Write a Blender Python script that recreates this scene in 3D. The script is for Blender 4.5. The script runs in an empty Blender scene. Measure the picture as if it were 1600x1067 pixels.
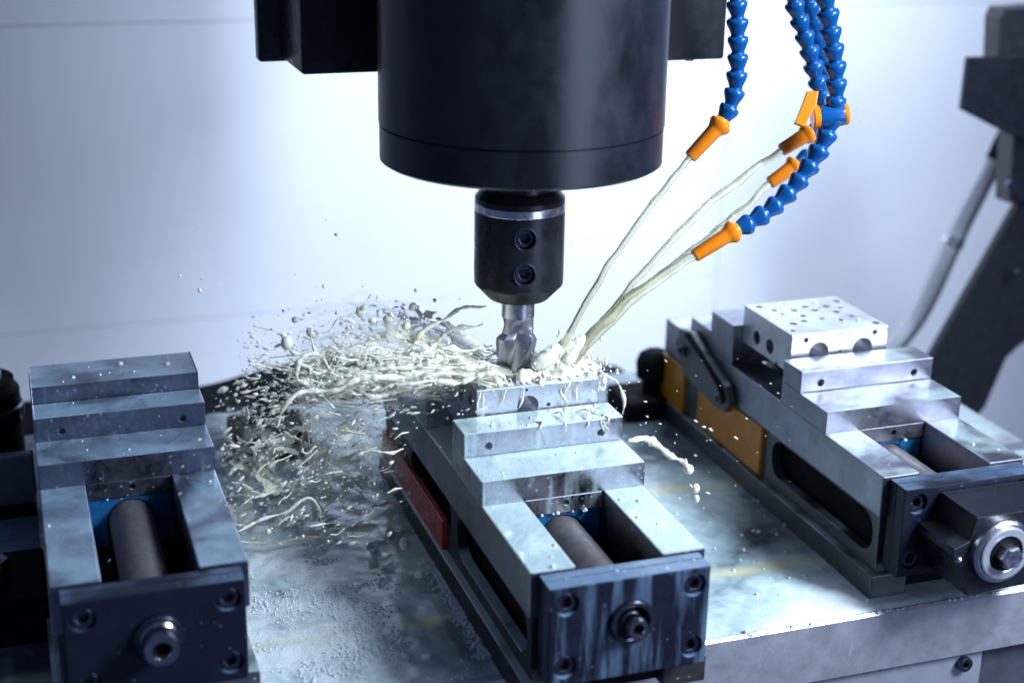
import bpy, bmesh, math, random
from mathutils import Vector, Matrix, noise
R_ = math.radians
scene = bpy.context.scene
C = scene.collection

# ------------------------------------------------------------------ camera
F_PX = 2336.975
YAW, PITCH, ROLL = 0.33199, -0.33499, 0.01704
CAM = Vector((-0.35721, -0.8114, 0.45835))
cy, sy, cp, sp = math.cos(YAW), math.sin(YAW), math.cos(PITCH), math.sin(PITCH)
FW = Vector((sy*cp, cy*cp, sp)); RT = Vector((cy, -sy, 0)); UP = RT.cross(FW)
cr, sr = math.cos(ROLL), math.sin(ROLL)
RT, UP = cr*RT + sr*UP, -sr*RT + cr*UP
cam_d = bpy.data.cameras.new('camera'); cam = bpy.data.objects.new('camera', cam_d); C.objects.link(cam)
cam.matrix_world = Matrix(((RT.x, UP.x, -FW.x, CAM.x), (RT.y, UP.y, -FW.y, CAM.y), (RT.z, UP.z, -FW.z, CAM.z), (0, 0, 0, 1)))
cam_d.sensor_width = 36; cam_d.lens = F_PX*36/1600
cam_d.clip_start = 0.02; cam_d.clip_end = 50
cam_d.dof.use_dof = True
cam_d.dof.focus_distance = (Vector((0.0, 0.19, 0.06)) - CAM).dot(FW)
cam_d.dof.aperture_fstop = 3.7
scene.camera = cam

def at(px, py, y):
    """world point where the sight line through a photograph pixel crosses the plane Y = y"""
    d = RT*((px-800)/F_PX) - UP*((py-533.5)/F_PX) + FW
    return CAM + d*((y-CAM.y)/d.y)

# ------------------------------------------------------------------ light
w = bpy.data.worlds.new('World'); scene.world = w; w.use_nodes = True
w.node_tree.nodes['Background'].inputs[0].default_value = (0.32, 0.46, 1.0, 1)
w.node_tree.nodes['Background'].inputs[1].default_value = 0.13
def area(name, loc, target, size, power, col, sizey=None, spread=180):
    l = bpy.data.lights.new(name, 'AREA'); l.energy = power; l.color = col; l.size = size
    if sizey: l.shape = 'RECTANGLE'; l.size_y = sizey
    o = bpy.data.objects.new(name, l); C.objects.link(o)
    l.spread = R_(spread)
    o.location = loc; o.rotation_euler = (Vector(target)-Vector(loc)).to_track_quat('-Z', 'Y').to_euler()
    return o
area('work_lamp', (0.85, -0.62, 0.85), (0.14, 0.22, 0.0), 0.22, 10.5, (0.70, 0.82, 1.0), 0.6, 80)
area('front_fill_light', (0.92, -1.66, 0.22), (0.05, 0.2, 0.05), 0.8, 11, (0.62, 0.72, 1.0), 1.3)  # added fill lamp out of view, brightens front faces and metal reflections
area('enclosure_lamp', (0.55, 0.42, 0.98), (0.47, 1.05, 0.0), 0.45, 10.0, (0.71, 0.83, 1.0), 0.25, 100)
scene.view_settings.view_transform = 'Standard'; scene.view_settings.look = 'None'
scene.view_settings.exposure = 0; scene.view_settings.gamma = 1

# ------------------------------------------------------------------ materials
class NT:
    def __init__(s, name):
        s.m = bpy.data.materials.new(name); s.m.use_nodes = True
        s.t = s.m.node_tree; s.t.nodes.clear()
        s.out = s.n('ShaderNodeOutputMaterial')
    def n(s, typ, **kw):
        n = s.t.nodes.new(typ)
        for k, v in kw.items(): setattr(n, k, v)
        return n
    def l(s, a, b): s.t.links.new(a, b)
    def coord(s, scale=(1, 1, 1), obj=True):
        c = s.n('ShaderNodeTexCoord'); mp = s.n('ShaderNodeMapping'); mp.inputs['Scale'].default_value = scale
        if obj: s.l(c.outputs['Object'], mp.inputs[0])
        else:
            g = s.n('ShaderNodeNewGeometry'); s.l(g.outputs['Position'], mp.inputs[0])
        return mp.outputs[0]
    def noise(s, vec, scale, detail=4, rough=.55, dist=0):
        n = s.n('ShaderNodeTexNoise'); n.inputs['Scale'].default_value = scale; n.inputs['Detail'].default_value = detail
        n.inputs['Roughness'].default_value = rough; n.inputs['Distortion'].default_value = dist
        s.l(vec, n.inputs['Vector']); return n.outputs['Fac']
    def ramp(s, fac, stops):
        r = s.n('ShaderNodeValToRGB'); e = r.color_ramp.elements
        while len(e) < len(stops): e.new(.5)
        for i, (p, c) in enumerate(stops):
            e[i].position = p; e[i].color = c if len(c) == 4 else (*c, 1)
        s.l(fac, r.inputs[0]); return r.outputs[0]
    def mrange(s, fac, a, b, c=0, d=1):
        r = s.n('ShaderNodeMapRange'); r.inputs[1].default_value = a; r.inputs[2].default_value = b
        r.inputs[3].default_value = c; r.inputs[4].default_value = d; s.l(fac, r.inputs[0]); return r.outputs[0]
    def math(s, op, a, b):
        r = s.n('ShaderNodeMath', operation=op)
        for i, v in enumerate((a, b)):
            if isinstance(v, (int, float)): r.inputs[i].default_value = v
            else: s.l(v, r.inputs[i])
        return r.outputs[0]
    def bump(s, h, strength, dist=.001):
        b = s.n('ShaderNodeBump'); b.inputs['Strength'].default_value = strength; b.inputs['Distance'].default_value = dist
        s.l(h, b.inputs['Height']); return b.outputs[0]
    def bsdf(s, col, rough, metal=0, normal=None, **kw):
        b = s.n('ShaderNodeBsdfPrincipled')
        for k, v in (('Base Color', col), ('Roughness', rough), ('Metallic', metal)):
            if isinstance(v, tuple): b.inputs[k].default_value = (*v, 1) if len(v) == 3 else v
            elif isinstance(v, (int, float)): b.inputs[k].default_value = v
            else: s.l(v, b.inputs[k])
        if normal is not None: s.l(normal, b.inputs['Normal'])
        for k, v in kw.items(): b.inputs[k.replace('_', ' ')].default_value = v
        return b.outputs[0]
    def mix(s, f, a, b):
        m = s.n('ShaderNodeMixShader'); s.l(f, m.inputs[0]); s.l(a, m.inputs[1]); s.l(b, m.inputs[2]); return m.outputs[0]
    def done(s, sh): s.l(sh, s.out.inputs[0]); return s.m

def wet_metal(name, base, rough, film=.5, streak=.3, metal=1.0, grain=(4, 40, 4), spots=.3, seed=0.0, spec=.5, tint=(1, 1, 1), most=.92):
    """ground metal with a milky coolant film pooled on faces that look up, run-down streaks on upright faces"""
    s = NT(name)
    v = s.coord(); vg = s.coord(grain); vw = s.coord((1, 1, 1), obj=False)
    off = s.n('ShaderNodeVectorMath', operation='ADD'); off.inputs[1].default_value = (seed, seed*1.7, seed*.3); s.l(vw, off.inputs[0]); vw = off.outputs[0]
    gr = s.noise(vg, 60, 3, .6); bl = s.noise(v, 35, 5, .6)
    rg = s.math('ADD', s.mrange(gr, .3, .7, rough-.06, rough+.08), s.mrange(bl, .3, .7, -.06, .1))
    dark = tuple(c*.72 for c in base)
    col = s.ramp(s.noise(v, 48, 6, .65, .4), [(.3, dark), (.62, base)])
    steel = s.bsdf(col, rg, metal, s.bump(gr, .08, .0004), Specular_IOR_Level=spec)
    geo = s.n('ShaderNodeNewGeometry'); sep = s.n('ShaderNodeSeparateXYZ'); s.l(geo.outputs['Normal'], sep.inputs[0])
    upf = s.mrange(sep.outputs['Z'], .6, .9)
    f1 = s.mrange(s.noise(vw, 22, 3, .5, .5), .60-film*.5, .88-film*.5)
    mk = s.n('ShaderNodeMapping'); mk.inputs['Scale'].default_value = (1, 1, .10); s.l(vw, mk.inputs[0])
    f2 = s.mrange(s.noise(mk.outputs[0], 90, 3, .6, .2), .74-streak*.4, .86-streak*.3, 0, .55)
    vo = s.n('ShaderNodeTexVoronoi'); vo.inputs['Scale'].default_value = 170; s.l(vw, vo.inputs['Vector'])
    sp_ = s.math('MULTIPLY', s.mrange(vo.outputs['Distance'], .10, .22, 1, 0), s.mrange(s.noise(vw, 70, 2), .62-spots*.3, .66-spots*.3))
    fac = s.math('ADD', s.math('MULTIPLY', upf, f1), s.math('MULTIPLY', s.math('SUBTRACT', 1.0, upf), f2))
    fac = s.math('MULTIPLY', s.math('MINIMUM', s.math('MAXIMUM', fac, s.math('MULTIPLY', sp_, .5)), 1.0), most)
    h = s.math('ADD', s.noise(vw, 120, 3), s.math('MULTIPLY', sp_, 1.2))
    filmc = s.ramp(s.noise(vw, 55, 4, .6, 1.0), [(.35, tuple(a*b for a, b in zip((.43, .57, .57), tint))), (.65, tuple(a*b for a, b in zip((.56, .70, .69), tint)))])
    milk = s.bsdf(filmc, .10, 0, s.bump(h, .35, .0012), Coat_Weight=.5)
    return s.done(s.mix(fac, steel, milk))

M = {}
M['steel_mid'] = wet_metal('wet_ground_steel', (.58, .58, .64), .26, .85, .55, spots=.7, seed=.37)
M['steel_left'] = wet_metal('damp_shaded_steel', (.26, .28, .36), .30, .60, .25, spots=.4, seed=2.1, tint=(.72, .82, 1.0), most=.7)  # base and film tint darkened bluish for the weaker light on this vise
M['steel_right'] = wet_metal('clean_ground_steel', (.34, .34, .39), .36, .42, .10, spots=.15, seed=1.3, most=.75)
M['body_mid'] = wet_metal('wet_vise_body', (.075, .075, .078), .45, .9, .22, spots=.3, seed=.9, metal=.8)
M['body_left'] = wet_metal('damp_vise_body', (.10, .11, .13), .4, .55, .2, spots=.3, seed=1.9, metal=.8)
M['body_right'] = wet_metal('clean_vise_body', (.13, .135, .14), .42, .35, .10, spots=.1, seed=3.3, metal=.8)
M['rail_mid'] = wet_metal('flooded_rail_steel', (.34, .34, .36), .3, 1.25, .25, spots=.5, seed=.2)
M['alu_mid'] = wet_metal('wet_aluminium', (.80, .80, .84), .30, .5, .45, spots=.6, seed=.6)
M['alu_right'] = wet_metal('milled_aluminium', (.74, .74, .77), .34, .35, .05, spots=.2, seed=4.2)
M['table_steel'] = wet_metal('table_steel', (.52, .52, .57), .38, .6, .15, spots=.15, metal=.7, most=.6, seed=5.2, grain=(30, 4, 4))
M['oxide'] = wet_metal('black_oxide_plate', (.013, .016, .032), .34, .45, .06, metal=.25, spec=.28, spots=.2, seed=6.1, tint=(.45, .6, .95), most=.4)
M['oxide_wet'] = wet_metal('black_oxide_plate_streaked', (.013, .016, .032), .30, 1.1, .7, metal=.25, spec=.35, spots=.3, seed=7.4, tint=(.55, .68, 1.0), most=.5)

def plain(name, col, rough, metal=0, var=.25, scale=60, bump=.06, **kw):
    s = NT(name); v = s.coord()
    c = s.ramp(s.noise(v, scale, 5, .6), [(.3, tuple(x*(1-var) for x in col)), (.7, tuple(min(1, x*(1+var*.4)) for x in col))])
    r = s.mrange(s.noise(v, scale*1.7, 4), .3, .7, max(.03, rough-.07), rough+.09)
    return s.done(s.bsdf(c, r, metal, s.bump(s.noise(v, scale*4, 3), bump, .0006), **kw))
M['screw_steel'] = plain('screw_shaft_steel', (.17, .155, .155), .46, .35, .3, 120, .12)
M['blue_nut'] = plain('blue_painted_nut', (.012, .10, .24), .25, 0)
M['orange_cover'] = plain('amber_cover_plate', (.52, .20, .006), .35)
M['red_cover'] = plain('red_cover_plate', (.52, .050, .026), .28)
M['black_paint'] = plain('black_satin_paint', (.010, .011, .017), .30, 0, .3)
M['black_rubber'] = plain('black_rubber', (.007, .0075, .010), .7, 0, .3, Specular_IOR_Level=.08)
M['bolt'] = plain('bolt_black_steel', (.10, .11, .15), .25, .9)
M['bolt_bright'] = plain('polished_screw_steel', (.45, .45, .50), .22, 1, .2, 90, .04)
M['chrome'] = plain('bright_steel', (.78, .78, .82), .24, 1, .1, 90, .03)
M['holder_black'] = plain('blackened_holder', (.022, .023, .028), .27, .35, .3)
M['carbide'] = plain('carbide_cutter', (.40, .39, .45), .32, .85, .08, 120, .03)
M['hose_blue'] = plain('blue_hose_plastic', (.003, .085, .29), .24, 0, .12, 30, .02, Coat_Weight=.3)
M['nozzle_orange'] = plain('orange_nozzle_plastic', (.90, .24, .008), .28, 0, .08, 30, .02)
M['grey_metal'] = plain('grey_sheet_metal', (.40, .42, .47), .35, .5, .1)
M['dark_arm'] = plain('dark_grey_paint', (.011, .012, .017), .42, 0, .2)
M['braid'] = plain('braided_hose_sleeve', (.42, .44, .48), .35, .5, .2, 300, .2)

# spindle paint: dull smears where dried coolant has been wiped
s = NT('spindle_black_paint'); v = s.coord((1, 1, .7))
sm = s.mrange(s.noise(v, 22, 7, .62, .3), .40, .74)
M['spindle'] = s.done(s.bsdf(s.ramp(sm, [(0, (.005, .006, .009)), (1, (.022, .024, .036))]), s.mrange(sm, 0, 1, .26, .42), 0,
                             s.bump(s.noise(s.coord(), 400, 2), .03, .0004), Specular_IOR_Level=.6))
# enclosure wall
s = NT('white_enclosure_paint'); v = s.coord()
M['wall'] = s.done(s.bsdf(s.ramp(s.noise(v, 3, 5, .6), [(.3, (.72, .74, .80)), (.7, (.80, .82, .86))]), .33, 0, s.bump(s.noise(v, 8, 2), .02, .002)))

# coolant
s = NT('milky_coolant'); v = s.coord((1, 1, 1), obj=False)
cc = s.ramp(s.noise(v, 40, 4, .6), [(.3, (.82, .80, .60)), (.7, (.95, .93, .80))])
M['coolant'] = s.done(s.bsdf(cc, .07, 0, None, Transmission_Weight=.18, IOR=1.34))
s = NT('milky_coolant_stream'); v = s.coord((1, 1, 1), obj=False)
cc = s.ramp(s.noise(v, 60, 4, .6), [(.3, (.70, .67, .46)), (.7, (.86, .84, .64))])
M['stream'] = s.done(s.bsdf(cc, .05, 0, s.bump(s.noise(v, 120, 2), .06, .001), Transmission_Weight=.70, IOR=1.34))
s = NT('white_foam')
M['foam'] = s.done(s.bsdf((.78, .86, .88), .08, 0, None, Transmission_Weight=.2, IOR=1.3))
s = NT('flood_coolant'); v = s.coord((1, 1, 1), obj=False)
thick = s.mrange(s.noise(v, 9, 4, .5, .5), .30, .62)
fine = s.noise(v, 60, 4, .55, .6)
att = s.n('ShaderNodeAttribute', attribute_name='milk')
thick = s.math('MINIMUM', s.math('MULTIPLY', s.math('ADD', thick, s.mrange(fine, .35, .7, -.10, .14)), att.outputs['Fac']), 1.0)
att2 = s.n('ShaderNodeAttribute', attribute_name='yellow')
vf = s.n('ShaderNodeTexVoronoi', feature='DISTANCE_TO_EDGE'); vf.inputs['Scale'].default_value = 420; s.l(v, vf.inputs['Vector'])
foam_m = s.math('MULTIPLY', s.mrange(att.outputs['Fac'], .95, 1.5), s.mrange(s.noise(v, 34, 5, .65), .40, .56))
mx = s.n('ShaderNodeMixRGB'); s.l(att2.outputs['Fac'], mx.inputs[0])
s.l(s.ramp(thick, [(0, (.06, .08, .10)), (.32, (.28, .37, .39)), (.65, (.54, .66, .66)), (1, (.80, .88, .87))]), mx.inputs[1]); mx.inputs[2].default_value = (.62, .60, .36, 1)
m2 = s.n('ShaderNodeMixRGB'); s.l(foam_m, m2.inputs[0]); s.l(mx.outputs[0], m2.inputs[1]); s.l(s.ramp(vf.outputs[0], [(0, (.55, .66, .70)), (.12, (.86, .92, .93))]), m2.inputs[2])
hh = s.math('ADD', s.noise(v, 140, 4, .6), s.math('MULTIPLY', foam_m, s.mrange(vf.outputs[0], 0, .15, 0, 1.2)))
M['flood'] = s.done(s.bsdf(m2.outputs[0], .17, 0, s.bump(hh, .3, .0015), IOR=1.34, Coat_Weight=.3))

# ------------------------------------------------------------------ mesh helpers
def smooth(me, ang=19):
    me.shade_smooth(); me.set_sharp_from_angle(angle=R_(ang)); return me

def link(name, me, mat, parent=None, loc=None):
    o = bpy.data.objects.new(name, me); C.objects.link(o)
    if mat is not None and not me.materials: me.materials.append(mat)
    if parent: o.parent = parent
    if loc is not None: o.location = loc
    return o

def thing(name, label, cat, loc=(0, 0, 0), group=None):
    o = bpy.data.objects.new(name, None); C.objects.link(o); o.location = loc; o.empty_display_size = .02
    o['label'] = label; o['category'] = cat
    if group: o['group'] = group
    return o
def tag(o, label=None, cat=None, group=None, kind=None):
    for k, v in (('label', label), ('category', cat), ('group', group), ('kind', kind)):
        if v: o[k] = v
    return o

def curve_mesh(outlines, depth, bevel=0, res=1):
    cu = bpy.data.curves.new('t', 'CURVE'); cu.dimensions = '2D'; cu.fill_mode = 'BOTH'
    cu.extrude = depth/2-bevel; cu.bevel_depth = bevel; cu.offset = -bevel; cu.bevel_resolution = res
    for ol in outlines:
        sp2 = cu.splines.new('POLY'); sp2.points.add(len(ol)-1); sp2.use_cyclic_u = True
        for p, (a, b) in zip(sp2.points, ol): p.co = (a, b, 0, 1)
    ob = bpy.data.objects.new('t', cu); me = bpy.data.meshes.new_from_object(ob)
    bpy.data.objects.remove(ob); bpy.data.curves.remove(cu); return me

def circ(cx, cy_, r, n=24, a0=0): return [(cx+r*math.cos(a0+2*math.pi*i/n), cy_+r*math.sin(a0+2*math.pi*i/n)) for i in range(n)]
def rrect(x0, x1, y0, y1, r, n=6):
    o = []
    for (cx, cy_, a) in ((x1-r, y1-r, 0), (x0+r, y1-r, 90), (x0+r, y0+r, 180), (x1-r, y0+r, 270)):
        for i in range(n+1):
            t = R_(a+90*i/n); o.append((cx+r*math.cos(t), cy_+r*math.sin(t)))
    return o
M_YZ = Matrix(((0, 0, 1, 0), (1, 0, 0, 0), (0, 1, 0, 0), (0, 0, 0, 1)))       # (u,v,w) -> (Y,Z,X)
M_XZ = Matrix(((1, 0, 0, 0), (0, 0, -1, 0), (0, 1, 0, 0), (0, 0, 0, 1)))      # (u,v,w) -> (X,Z,-Y)
I4 = Matrix.Identity(4)

class MB:
    def __init__(s): s.bm = bmesh.new()
    def add_me(s, me, mat=I4):
        me.transform(mat); s.bm.from_mesh(me); bpy.data.meshes.remove(me); return s
    def prism(s, outlines, depth, mat=I4, at_=(0, 0, 0), bevel=0):
        return s.add_me(curve_mesh(outlines, depth, bevel), Matrix.Translation(at_) @ mat)
    def box(s, x0, x1, y0, y1, z0, z1, bev=0, seg=2):
        b = bmesh.new(); bmesh.ops.create_cube(b, size=1)
        for v in b.verts: v.co = ((x0+x1)/2+v.co.x*(x1-x0), (y0+y1)/2+v.co.y*(y1-y0), (z0+z1)/2+v.co.z*(z1-z0))
        if bev: bmesh.ops.bevel(b, geom=b.edges[:], offset=bev, segments=seg, profile=.5, affect='EDGES')
        me = bpy.data.meshes.new('t'); b.to_mesh(me); b.free(); return s.add_me(me)
    def lathe(s, prof, mat=I4, n=48, caps=True):
        rings = []
        for r, z in prof:
            rings.append([s.bm.verts.new(mat @ Vector((r*math.cos(2*math.pi*i/n), r*math.sin(2*math.pi*i/n), z))) for i in range(n)])
        for a, b in zip(rings, rings[1:]):
            for i in range(n):
                j = (i+1) % n; s.bm.faces.new((a[i], a[j], b[j], b[i]))
        if caps:
            s.bm.faces.new(rings[0][::-1]); s.bm.faces.new(rings[-1])
        return s
    def tube(s, pts, rad, n=10):
        pts = [Vector(p) for p in pts]; k = len(pts)
        up = Vector((0.13, 0.2, 1)).normalized(); rings = []
        for i, p in enumerate(pts):
            t = (pts[min(i+1, k-1)]-pts[max(i-1, 0)]).normalized()
            a = t.cross(up); a = a.normalized() if a.length > 1e-5 else Vector((1, 0, 0)); b = t.cross(a)
            r = rad[i] if hasattr(rad, '__len__') else rad
            rings.append([s.bm.verts.new(p+(a*math.cos(2*math.pi*j/n)+b*math.sin(2*math.pi*j/n))*r) for j in range(n)])
        for a, b in zip(rings, rings[1:]):
            for i in range(n):
                j = (i+1) % n; s.bm.faces.new((a[i], b[i], b[j], a[j]))
        s.bm.faces.new(rings[0]); s.bm.faces.new(rings[-1][::-1]); return s
    def ball(s, c, r, sub=2, stretch=None, k=1):
        m = Matrix.Translation(c)
        if stretch is not None:
            q = Vector(stretch).to_track_quat('Z', 'Y').to_matrix().to_4x4(); m = m @ q @ Matrix.Diagonal((r, r, r*k, 1))
        else: m = m @ Matrix.Diagonal((r, r, r, 1))
        bmesh.ops.create_icosphere(s.bm, subdivisions=sub, radius=1, matrix=m); return s
    def mesh(s, name, bevel=0, fix=True):
        if fix: bmesh.ops.recalc_face_normals(s.bm, faces=s.bm.faces[:])
        me = bpy.data.meshes.new(name); s.bm.to_mesh(me); s.bm.free(); return me
    def build(s, name, mat, parent=None, ang=19, loc=None):
        return link(name, smooth(s.mesh(name), ang), mat, parent, loc)

def modmesh(me, mods):
    """evaluate modifiers (no operators) and hand back a plain mesh"""
    ob = bpy.data.objects.new('t', me); C.objects.link(ob); extra = []
    for typ, kw in mods:
        m = ob.modifiers.new('m', typ)
        for k, v in kw.items():
            if k == 'cut':
                co = bpy.data.objects.new('cut', v); C.objects.link(co); extra.append(co); m.object = co; m.operation = 'DIFFERENCE'; m.solver = 'EXACT'
            else: setattr(m, k, v)
    dg = bpy.context.evaluated_depsgraph_get(); r = bpy.data.meshes.new_from_object(ob.evaluated_get(dg))
    for o in [ob]+extra: bpy.data.objects.remove(o)
    return r

def cyl_to(axis, origin):
    """matrix taking local +Z to axis at origin"""
    q = Vector(axis).to_track_quat('Z', 'Y').to_matrix().to_4x4(); return Matrix.Translation(origin) @ q

def socket_screw(name, mat, parent, pos, axis, r=.0062, h=.004, hexr=.0034):
    """cap-screw head with a hexagon socket; pos = centre of its outer face"""
    b = MB(); m = cyl_to(axis, pos)
    b.add_me(curve_mesh([circ(0, 0, r, 28), circ(0, 0, hexr, 6)], h, .0005), m @ Matrix.Translation((0, 0, -h/2)))
    b.lathe([(r*.8, -h), (r*.8, -h*.8)], m, 20)
    return b.build(name, mat, parent)

def catmull(P, n):
    P = [Vector(p) for p in P]; P = [P[0]*2-P[1]]+P+[P[-1]*2-P[-2]]; o = []
    for i in range(1, len(P)-2):
        a, b, c, d = P[i-1:i+3]
        for k in range(n):
            t = k/n
            o.append(.5*((2*b)+(c-a)*t+(2*a-5*b+4*c-d)*t*t+(-a+3*b-3*c+d)*t**3))
    o.append(P[-2]); return o

rnd = random.Random(11)
BZ = -0.1014           # table top
VW = 0.125             # vise width
S = 0.0306             # half slot

# ------------------------------------------------------------------ setting: enclosure wall
bw = bpy.data.objects.new('back_wall', None); C.objects.link(bw); bw['kind'] = 'structure'
xs = [-1.6, -.62, .595, 1.9]; zs = [-.8, -.155, .222, 1.4]
for i in range(3):
    zr = zs if i < 2 else [zs[0], zs[2], zs[3]]
    for j in range(len(zr)-1):
        MB().box(xs[i]+.0004, xs[i+1]-.0004, 1.05, 1.075, zr[j]+.0004, zr[j+1]-.0004, .0004).build('wall_panel', M['wall'], bw)
MB().box(-1.6, 1.9, 1.077, 1.09, -.8, 1.4).build('wall_backing', M['grey_metal'], bw)

# ------------------------------------------------------------------ machine table
tb = thing('machine_table', 'long slotted steel machine table the three vises are bolted on', 'machine table', (0, .0427, BZ))
ty0, ty1, tx0, tx1 = 0.0, .535, -.75, .55
slots = [.0873, .2423, .397]
prof = [(ty0, -.05), (ty0, -.0022), (ty0+.0022, 0)]
for c in slots: prof += [(c-.009, 0), (c-.009, -.016), (c+.009, -.016), (c+.009, 0)]
prof += [(ty1, 0), (ty1, -.05)]
MB().prism([prof], tx1-tx0, M_YZ, ((tx0+tx1)/2, 0, 0), .0008).build('tabletop', M['table_steel'], tb)
MB().box(tx0+.02, .338, .006, .52, -.16, -.0502, .001).build('saddle', M['grey_metal'], tb)
MB().box(.3405, tx1, .012, .52, -.16, -.0502, .001).build('end_cover', plain('dull_end_cover', (.10, .10, .13), .35, .4), tb)
socket_screw('bolt', M['bolt'], tb, (.32, .001, -.0614), (0, -1, 0), .0062, .005, .003)

# ------------------------------------------------------------------ vises
def vise(x, f, c, d1, label, mats, wall_gap, extras):
    """local frame: X across, Y away from the front end of the rails, Z up from the table"""
    root = thing('machine_vise', label, 'vise', (x, f, BZ), 'steel machine vises bolted to the table')
    Z = -BZ; h1, h2 = .0186, .0375; W2 = VW/2; L = .393; body, steel, rail, plate = mats
    # side walls with long windows, one each side
    for sgn in (-1, 1):
        b = MB()
        web = [(0.002, -.0345), (L, -.0345), (L, -.0995), (0.002, -.0995)]
        holes = [rrect(.010, .172, -.0705, -.037, .0155), rrect(.188, .305, -.0705, -.037, .012)]
        b.prism([web]+holes, .009, M_YZ, (sgn*(W2-.0070), 0, Z), .0006)
        b.build('side_wall', body, root)
        b = MB(); x0, x1 = sorted((sgn*W2, sgn*S))
        b.box(x0, x1, 0, L, Z-.034, Z, .0011, 2).build('rail', rail, root)
        b = MB(); x0, x1 = sorted((sgn*(W2+.004), sgn*(W2-.028)))
        b.box(x0, x1, -.004, L, .0005, .0205, .0012).build('base_flange', body, root)
    MB().box(-W2+.0135, W2-.0135, .003, L-.02, .004, .046, .001).build('slot_shade_fill', M['black_rubber'], root)  # added black block, colours the inside of the slot as unlit
    for sgn in (-1, 1):
        x0, x1 = sorted((sgn*(W2-.0125), sgn*(W2-.0132))); MB().box(x0, x1, .003, L-.02, .0465, Z-.035).build('inner_shade_sheet', M['black_rubber'], root)  # added black sheet behind the windows, stands for the shade inside
    # movable jaw
    p = [(c, Z+.0002), (c, Z+h1), (c+d1, Z+h1), (c+d1+.0308, Z+h1), (c+d1+.0308, Z+.0002)]
    MB().prism([p], VW, M_YZ, (0, 0, 0), .0007).build('movable_jaw', steel, root)
    yt = c+.0008
    me = MB().box(-S+.0006, S-.0006, yt, c+.07, Z-.0135, Z-.0002, .0008).mesh('jaw_tongue')
    cut = MB().lathe([(.0024, -.02), (.0024, .004)], cyl_to((0, -1, 0), (.002, yt, Z-.0062)), 16).mesh('c')
    link('jaw_tongue', smooth(modmesh(me, [('BOOLEAN', dict(cut=cut))])), steel, root)
    me = MB().box(-W2, W2, c+d1+.0006, c+d1+.0308, Z+h1+.0003, Z+h2, .0007).mesh('jaw_step')
    cu = MB()
    for hx in (-.0437, .0448): cu.lathe([(.0033, -.006), (.0033, .004)], cyl_to((0, -1, 0), (hx, c+d1, Z+h1+.0075)), 20)
    link('jaw_step', smooth(modmesh(me, [('BOOLEAN', dict(cut=cu.mesh('c')))])), steel, root)
    # blue nut around the screw
    arch = [(-S+.001, -.014), (-S+.001, -.052), (-.0175, -.052), (-.0175, -.034)]
    arch += [(.0175*math.cos(R_(a)), -.034+.0175*math.sin(R_(a))) for a in range(170, -1, -10)]
    arch += [(.0175, -.052), (S-.001, -.052), (S-.001, -.014)]
    MB().prism([arch], .02, M_XZ, (0, c+.013, Z), .0006).build('blue_nut', M['blue_nut'], root)
    MB().lathe([(.0163, 0.004), (.0163, c+.06)], cyl_to((0, 1, 0), (0, 0, Z-.034)) , 40).build('screw_shaft', M['screw_steel'], root)
    # fixed jaw, stepping down to the back
    fj = [(.252, Z+.0002), (.252, Z+h2), (.296, Z+h2), (.296, Z+h1), (.338, Z+h1), (.338, Z+.0002)]
    MB().prism([fj], VW, M_YZ, (0, 0, 0), .0007).build('fixed_jaw', steel, root)
    # front plate: counterbored corners, centre bore
    pw = W2-.006; ps = [(-.0445, -.0150), (.0455, -.0150), (-.0445, -.0608), (.0455, -.0608)]
    ol = [(-pw, -.0745), (pw, -.0745), (pw, -.002), (-pw, -.002)]
    pm = MB().prism([ol]+[circ(a, b, .0078, 28) for a, b in ps]+[circ(.001, -.034, .0152, 36)], .012, M_XZ, (0, -.0155, Z), .001)
    pm.prism([ol], .0085, M_XZ, (0, -.0052, Z), .0006)
    pm.build('front_plate', plate, root)
    for a, b in ps: socket_screw('socket_screw', M['bolt'], root, (a, -.0190, Z+b), (0, -1, 0), .0070, .006, .0042)
    # collar ring round the screw end
    MB().lathe([(.0156, 0), (.0156, .0034), (.0148, .0044), (.0124, .0044), (.0118, .0038), (.0118, -.002)], cyl_to((0, -1, 0), (.001, -.0205, Z-.034)), 48, False).build('collar_ring', M['bolt'], root)
    extras(root, Z)
    return root

def side_cover(root, Z, mat, spans):
    for (a, b, z0, z1) in spans:
        MB().box(-VW/2-.0015, -VW/2+.004, a, b, Z+z0, Z+z1, .0012).build('cover_plate', mat, root)

def screw_end(root, Z, r, y, hexr):
    m = cyl_to((0, -1, 0), (.001, 0, Z-.034)); b = MB()
    b.lathe([(r*1.02, .010), (r*1.02, y*.62), (r*.86, y*.66), (r*.86, y*.7), (r, y*.74), (r, y*.95), (r*.9, y), (hexr*1.25, y), (hexr*1.12, y-.0008), (hexr*1.12, y-.008)], m, 36)
    b.build('screw_end', M['bolt_bright'], root, 40)
    MB().add_me(curve_mesh([circ(0, 0, hexr*1.11, 30), circ(0, 0, hexr*.95, 6)], .0065, 0), m @ Matrix.Translation((0, 0, y-.0046))).lathe([(hexr*1.1, y-.0079), (hexr*1.1, y-.0070)], m, 20).build('hex_socket', M['black_rubber'], root)  # socket walls and bottom coloured black for the shade in the hole

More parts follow.
